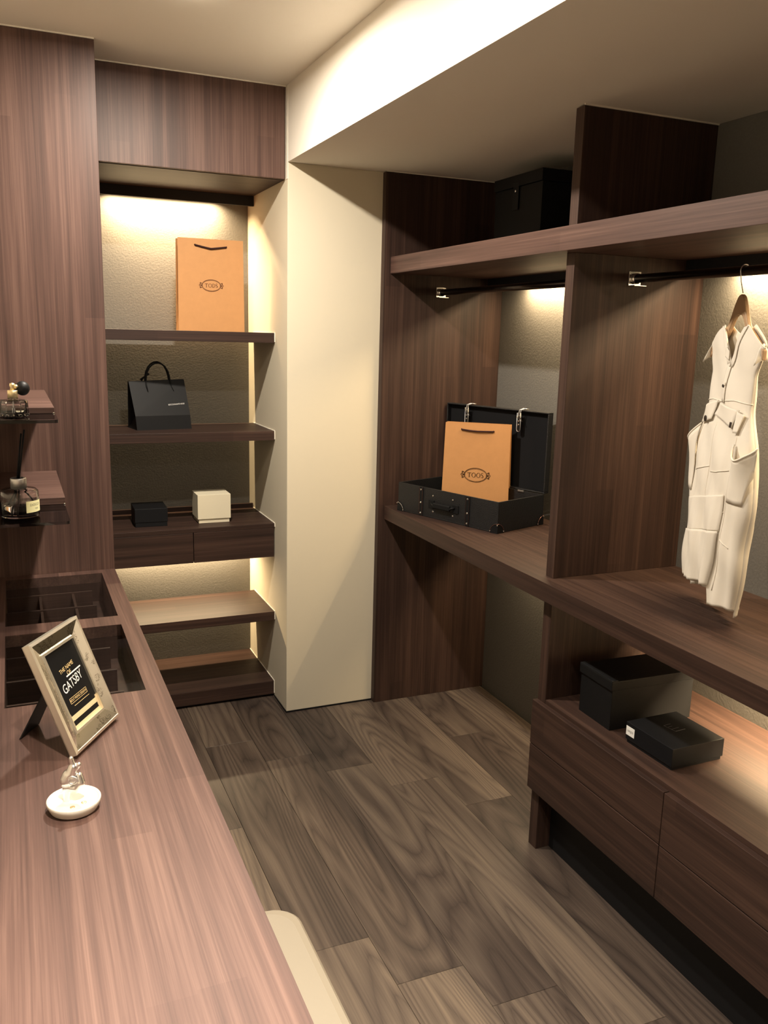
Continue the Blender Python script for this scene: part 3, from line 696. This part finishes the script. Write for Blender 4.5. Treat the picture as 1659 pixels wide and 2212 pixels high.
for sx in (-1, 1):
    for (yy, sy) in ((0, -1), (sd, 1)):
        bm = bmesh.new(); n = 8; r = .036
        c0 = bm.verts.new((sx*(sw+.0018), yy+sy*.0018, 0))
        fa = [bm.verts.new((sx*(sw+.0018)-sx*r*math.sin(rad(90*i/n)), yy+sy*.0018, r*math.cos(rad(90*i/n)))) for i in range(n+1)]
        sa = [fa[0]]+[bm.verts.new((sx*(sw+.0018), yy+sy*.0018-sy*r*math.sin(rad(90*i/n)), r*math.cos(rad(90*i/n)))) for i in range(1, n+1)]
        for i in range(n): bm.faces.new((c0, fa[i], fa[i+1])); bm.faces.new((c0, sa[i+1], sa[i]))
        cp = link('corner_guard', bm, BLKLEATH, su, solid=.002)
        for arc in ([(sx*(sw+.002)-sx*r*math.sin(rad(90*i/n)), yy+sy*.0032, r*math.cos(rad(90*i/n))+.0005) for i in range(n+1)], [(sx*(sw+.0032), yy+sy*.002-sy*r*math.sin(rad(90*i/n)), r*math.cos(rad(90*i/n))+.0005) for i in range(n+1)]):
            tube('guard_edge', arc, .0011, COPPER if sx > 0 else CHROME, cp, 6)
        for q in ((sx*(sw+.0015), yy+sy*.0035, r-.004), (sx*(sw-r+.003), yy+sy*.003, .006), (sx*(sw+.003), yy-sy*(r-.003), .006)): sphere('rivet', q, .0028, CHROME, cp, u=8, v=6)
# latch tongues hanging from the lid's upper rim
for x in (-.150, .128):
    zt = z0+lh; lt = boxes('latch_tongue', [(x-.009, x+.009, y0-.004, y0-.0015, zt-.085, zt-.010)], BLKLEATH, lid, .005 if False else .0012, True)
    tube('tongue_edge', [(x-.009, y0-.0045, zt-.012), (x-.009, y0-.0045, zt-.078), (x-.005, y0-.0045, zt-.085), (x+.005, y0-.0045, zt-.085), (x+.009, y0-.0045, zt-.078), (x+.009, y0-.0045, zt-.012)], .001, STEEL, lt, 6)
    for zz in (.022, .044, .058): sphere('rivet', (x, y0-.0045, zt-zz), .0035, CHROME, lt, (1, .5, 1), 8, 6)
    for dx in (-.004, .004): tube('buckle_wire', [(x+.012+dx, y0-.004, zt-.045), (x+.006+dx, y0-.012, zt-.025), (x+.010+dx, y0-.010, zt+.001), (x+.022+dx, y0-.002, zt+.007), (x+.034+dx, y0+.010, zt+.005)], .0016, STEEL, lt, 6)

# ================================================================== BOXES IN THE WARDROBE
tb = thing('storage_box', (1.846, 2.851, 1.9282), 'large dark lidded storage box on top of the upper shelf', 'box')
box('base', (-.110+.003, .110, -.162+.003, .162, 0, .230), BLKLEATH, tb, .001, True)
box('lid', (-.113, .112, -.165, .165, .2315, .272), BLKLEATH, tb, .0015, True)
tg = boxes('closing_tab', [(-.1135, -.1115, -.012, .026, .150, .245)], BLKBOX, tb, .0008, True)
sphere('stud', (-.1145, .008, .216), .005, CHROME, tg, (.4, 1, 1))
big = thing('storage_box', (1.672, 1.916, .5182), 'tall black lidded box at the far end of the low drawer unit', 'box', rot=(0, 0, rad(-1.5)))
box('base', (-.145, .145, -.076, .076, 0, .121), BLKLEATH, big, .001, True)
lidm = boxes('lid', [(-.150, .150, -.079, .079, .1225, .150), (-.150, -.128, -.079, .079, .150, .1535)], BLKLEATH, big, .0015, True)
bm = bmesh.new(); bm.free()
sb = thing('shoe_box', (1.6175, 1.685, .5182), 'flat black gift box with white sticker on the low drawer unit', 'box', rot=(0, 0, rad(1.0)))
box('base', (-.086, .086, -.0875, .0875, 0, .02), BLKBOX, sb, .0008, True)
sl_ = box('lid', (-.0895, .0895, -.091, .091, .010, .061), BLKBOX, sb, .001, True)
stk = box('sticker', (-.0902, -.0895, .056, .089, .024, .050), WHITE, sl_, 0, True)
text('lettering', 'UX(J53', .0085, BLACKINK, stk, lambda u, v: (-.0904, .0725-u, .037+v), sx=.95)
lm = lambda u, v: (u, v, .0614)
decal('logo_strokes', stroke([(-.012, .030), (.014, .032)], .0009)+stroke([(-.012, .030), (-.006, -.010)], .0009)+stroke([(-.006, -.010), (.030, -.008)], .0018)+stroke([(-.008, .004), (.020, .006)], .0009)+stroke([(-.006, .018), (.008, .019)], .0008), STEEL, sl_, lm)

# ================================================================== HANGER AND DRESS
HX, HY = 1.707, 1.696
ROT = rad(-112)
hg = thing('clothes_hanger', (HX, HY, 1.66), 'pale wooden clothes hanger on the near rod', 'hanger', rot=(0, 0, ROT))
bm = bmesh.new()
n = 28; up, lo = [], []
for i in range(-n, n+1):
    x = .158*i/n; a = abs(x)
    if a >= .069: top = 1.660-.60*(a-.069)-1.66
    else: top = 1.660+.082*math.cos(math.pi/2*a/.069)**1.6-1.66
    bot = top-.026-.024*math.exp(-(a/.03)**2)
    up.append((x, top)); lo.append((x, bot))
vsf = []
for yy in (-.006, .006):
    vsf.append(([bm.verts.new((x, yy, z)) for x, z in up], [bm.verts.new((x, yy, z)) for x, z in lo]))
for (u_, l_) in vsf:
    for i in range(2*n): bm.faces.new((u_[i], u_[i+1], l_[i+1], l_[i]))
for k in (0, 1):
    A, B = vsf[0][k], vsf[1][k]
    for i in range(2*n): bm.faces.new((A[i], A[i+1], B[i+1], B[i]))
for i in (0, -1): bm.faces.new((vsf[0][0][i], vsf[0][1][i], vsf[1][1][i], vsf[1][0][i]))
link('shoulder_bar', bm, BEECH, hg, smooth=False, bevel=.003)
cr = math.cos(-ROT); sr = math.sin(-ROT)
def wl(dx, dy, z): return (dx*cr-dy*sr, dx*sr+dy*cr, z)      # world offset -> hanger local
hz = 1.799-1.66
hook = [wl(0, 0, .088), wl(0, 0, .105)]+[wl(-.0*1+.0155*math.cos(rad(t)), 0, hz+.0155*math.sin(rad(t))+.000) for t in range(200, -31, -15)]
tube('hook', [wl(0, 0, .085), wl(-.010, 0, .112)]+hook[2:], .0014, STEEL, hg, 8)

dz = thing('dress', (HX, HY, .93), 'sleeveless white cotton utility dress hanging in the near bay', 'dress', rot=(0, 0, ROT))
Z0 = .93
def lerp_tab(t, tab):
    for (a, va), (b, vb) in zip(tab, tab[1:]):
        if t <= b: 
            k = max(0, min(1, (t-a)/(b-a))); k = k*k*(3-2*k); return va+(vb-va)*k
    return tab[-1][1]
# z measured in world metres
WID = [(.93, .150), (1.1, .166), (1.22, .184), (1.35, .166), (1.47, .126), (1.54, .128), (1.59, .148), (1.625, .163)]
DEP = [(.93, .040), (1.1, .044), (1.3, .040), (1.47, .024), (1.6, .016), (1.68, .010)]
def surf(x, z, side, off=0):
    """side -1 front, +1 back; x is across in metres"""
    W = lerp_tab(z, WID); D = lerp_tab(z, DEP); u = max(-1, min(1, x/W))
    k = max(0, 1-abs(u)**2.6)**.5
    fold = max(0, min(1, (1.40-z)/.35))
    y = side*(D*k+off)+k*fold*(.007*math.sin(x*58+side*1.1+z*2.3)+.004*math.sin(x*131+2-z*5)+.003*math.sin(z*34+x*40))
    y += k*(1-fold)*.0025*math.sin(x*45+z*40)
    return Vector((x+fold*.004*math.sin(z*21+x*30), y, z-Z0))
def ztop(x, side):
    a = abs(x)
    if a > .069: return 1.668-.60*(a-.069)
    if side < 0: return 1.668-min(1, abs(abs(x-.010*(1-a/.069))-.069)/.069)*.090
    return 1.668-(1-(a/.069)**2)*.026
def hem(x, side):
    if side > 0: return .938+.006*math.sin(x*40)
    return (.976+.10*(x+.13) if x < .075 else .952)+.003*math.sin(x*60)
def panel(name, side):
    bm = bmesh.new(); nu, nv = 72, 96; g = []
    for i in range(nu+1):
        u = -1+2*i/nu; col = []
        xt = u*.163; zt = ztop(xt, side); zb = hem(u*.15, side)
        for j in range(nv+1):
            z = zt+(zb-zt)*j/nv; W = lerp_tab(z, WID)
            col.append(bm.verts.new(surf(u*W, z, side)))
        g.append(col)
    for i in range(nu):
        for j in range(nv): bm.faces.new((g[i][j], g[i+1][j], g[i+1][j+1], g[i][j+1]))
    return link(name, bm, CLOTH, dz, smooth=True, solid=.0012)
fp = panel('front_panel', -1); bp_ = panel('back_panel', 1)
def patch(name, corners, off, parent, mat=CLOTH, n=8, sol=.0015):
    """corners (x,z) x4 mapped on to the front"""
    bm = bmesh.new(); c = [Vector(q) for q in corners]; g = []
    for i in range(n+1):
        r = []
        for j in range(n+1):
            p = (c[0]*(1-i/n)+c[1]*(i/n))*(1-j/n)+(c[3]*(1-i/n)+c[2]*(i/n))*(j/n)
            r.append(bm.verts.new(surf(p.x, p.y, -1, off)))
        g.append(r)
    for i in range(n):
        for j in range(n): bm.faces.new((g[i][j], g[i+1][j], g[i+1][j+1], g[i][j+1]))
    return link(name, bm, mat, parent, smooth=True, solid=sol)
def seam(name, pts, r, parent, off=.002, mat=CLOTH, sub=6):
    out = []
    for a, b in zip(pts, pts[1:]):
        for i in range(sub): out.append(surf(a[0]+(b[0]-a[0])*i/sub, a[1]+(b[1]-a[1])*i/sub, -1, off))
    out.append(surf(pts[-1][0], pts[-1][1], -1, off))
    return tube(name, out, r, mat, parent, 6)
# collar band along the V neck, placket, waist seam
patch('collar_band', [(-.074, 1.664), (-.060, 1.660), (.017, 1.572), (.002, 1.566)], .003, dz)
patch('collar_band', [(.060, 1.660), (.076, 1.664), (.026, 1.560), (.012, 1.572)], .003, dz)
patch('collar_tab', [(-.016, 1.612), (.004, 1.600), (.008, 1.578), (-.012, 1.586)], .007, dz)
patch('placket', [(.003, 1.570), (.021, 1.566), (.017, 1.470), (-.001, 1.472)], .003, dz)
def disc(name, x, z, r, off, mat, parent):
    bm = bmesh.new(); add_lathe(bm, [(0, -.0012), (r*.9, -.0012), (r, 0), (r*.9, .0012), (r*.4, .0006), (0, .0006)], (0, 0, 0), 20)
    bmesh.ops.transform(bm, matrix=Matrix.Translation(surf(x, z, -1, off)) @ Matrix.Rotation(rad(90), 4, 'X'), verts=bm.verts)
    return link(name, bm, mat, parent, smooth=True)
for x, z, mt in ((.016, 1.566, CLOTH), (.008, 1.513, BTN), (.016, 1.518, CLOTH)): disc('button', x, z, .0042, .0055, mt, dz)
seam('waist_seam', [(-.122, 1.468), (-.06, 1.476), (.0, 1.472)], .0016, dz, .001)
seam('waist_seam', [(.02, 1.476), (.07, 1.480), (.128, 1.474)], .0016, dz, .001)
# flaps
fA = patch('pocket_flap', [(-.118, 1.452), (-.015, 1.476), (-.031, 1.424), (-.119, 1.407)], .007, dz)
disc('flap_button', -.072, 1.422, .0085, .010, BTN, fA)
fB = patch('pocket_flap', [(.007, 1.470), (.107, 1.458), (.094, 1.413), (-.017, 1.438)], .009, dz)
patch('belt_tab', [(.100, 1.455), (.124, 1.448), (.120, 1.404), (.104, 1.402)], .009, dz)
patch('brand_tag', [(.088, 1.428), (.094, 1.428), (.094, 1.414), (.088, 1.415)], .012, fB, BTN)
# sagging side pockets: open pouches standing off the skirt
def pouch(x0, x1, zt0, zt1, sagz, zb, s_):
    bm = bmesh.new(); nn, mm = 14, 10; g = []
    for i in range(nn+1):
        t = i/nn; x = x0+(x1-x0)*t; r_ = []
        for j in range(mm+1):
            k = j/mm; zt = zt0+(zt1-zt0)*t-sagz*math.sin(math.pi*t); z = zt+(zb-zt)*k
            p = surf(x, z, -1, .003+.022*math.sin(math.pi*min(1, t*.9+.05))*(1-k)**1.3); p.x += s_*.020*t*(1-k)
            r_.append(bm.verts.new(p))
        g.append(r_)
    for i in range(nn):
        for j in range(mm): bm.faces.new((g[i][j], g[i+1][j], g[i+1][j+1], g[i][j+1]))
    o = link('side_pocket', bm, CLOTH, dz, smooth=True, solid=.0014)
    tube('pocket_edge', [tuple(g_) for g_ in [surf(x0+(x1-x0)*i/nn, zt0+(zt1-zt0)*i/nn-sagz*math.sin(math.pi*i/nn), -1, .0035+.022*math.sin(math.pi*min(1, i/nn*.9+.05)))+Vector((s_*.020*i/nn, 0, 0)) for i in range(nn+1)]], .0026, CLOTH, o, 6)
pouch(.118, .172, 1.375, 1.375, .035, 1.23, 1)
pouch(-.118, -.170, 1.405, 1.345, .010, 1.22, -1)
# tucks and stitched folds on the skirt
for pts in ([(-.111, 1.279), (-.06, 1.290), (-.009, 1.303)], [(0, 1.290), (.05, 1.296), (.106, 1.308)], [(-.114, 1.154), (-.03, 1.176), (-.012, 1.172)], [(-.012, 1.172), (.098, 1.200)], [(.02, 1.165), (.085, 1.152)], [(.10, 1.13), (.135, 1.115)]): seam('stitch_fold', pts, .0014, dz, .0012)
patch('lower_tier', [(-.130, 1.108), (.093, 1.150), (.078, 1.000), (-.136, .972)], .006, dz, n=20)
patch('tier_overlap', [(-.122, 1.200), (.098, 1.245), (.093, 1.150), (-.128, 1.106)], .0035, dz, n=20)
seam('front_pleat', [(.112, 1.40), (.116, 1.30), (.100, 1.14), (.088, .99)], .0018, dz, .0005)
seam('front_pleat', [(-.008, 1.42), (-.010, 1.30), (-.014, 1.16)], .0012, dz, .0005)
# cap sleeves
for s in (-1, 1):
    bm = bmesh.new(); g = []
    for i in range(9):
        t = -1+2*i/8; r_ = []
        for j in range(5):
            k = j/4; r_.append(bm.verts.new((s*(.147+.010*k), t*(.010+.014*k), 1.622-.034*k-.014*abs(t)**1.5-.006*k*k-Z0)))
        g.append(r_)
    for i in range(8):
        for j in range(4): bm.faces.new((g[i][j], g[i+1][j], g[i+1][j+1], g[i][j+1]))
    link('cap_sleeve', bm, CLOTH, dz, smooth=True, solid=.0012)
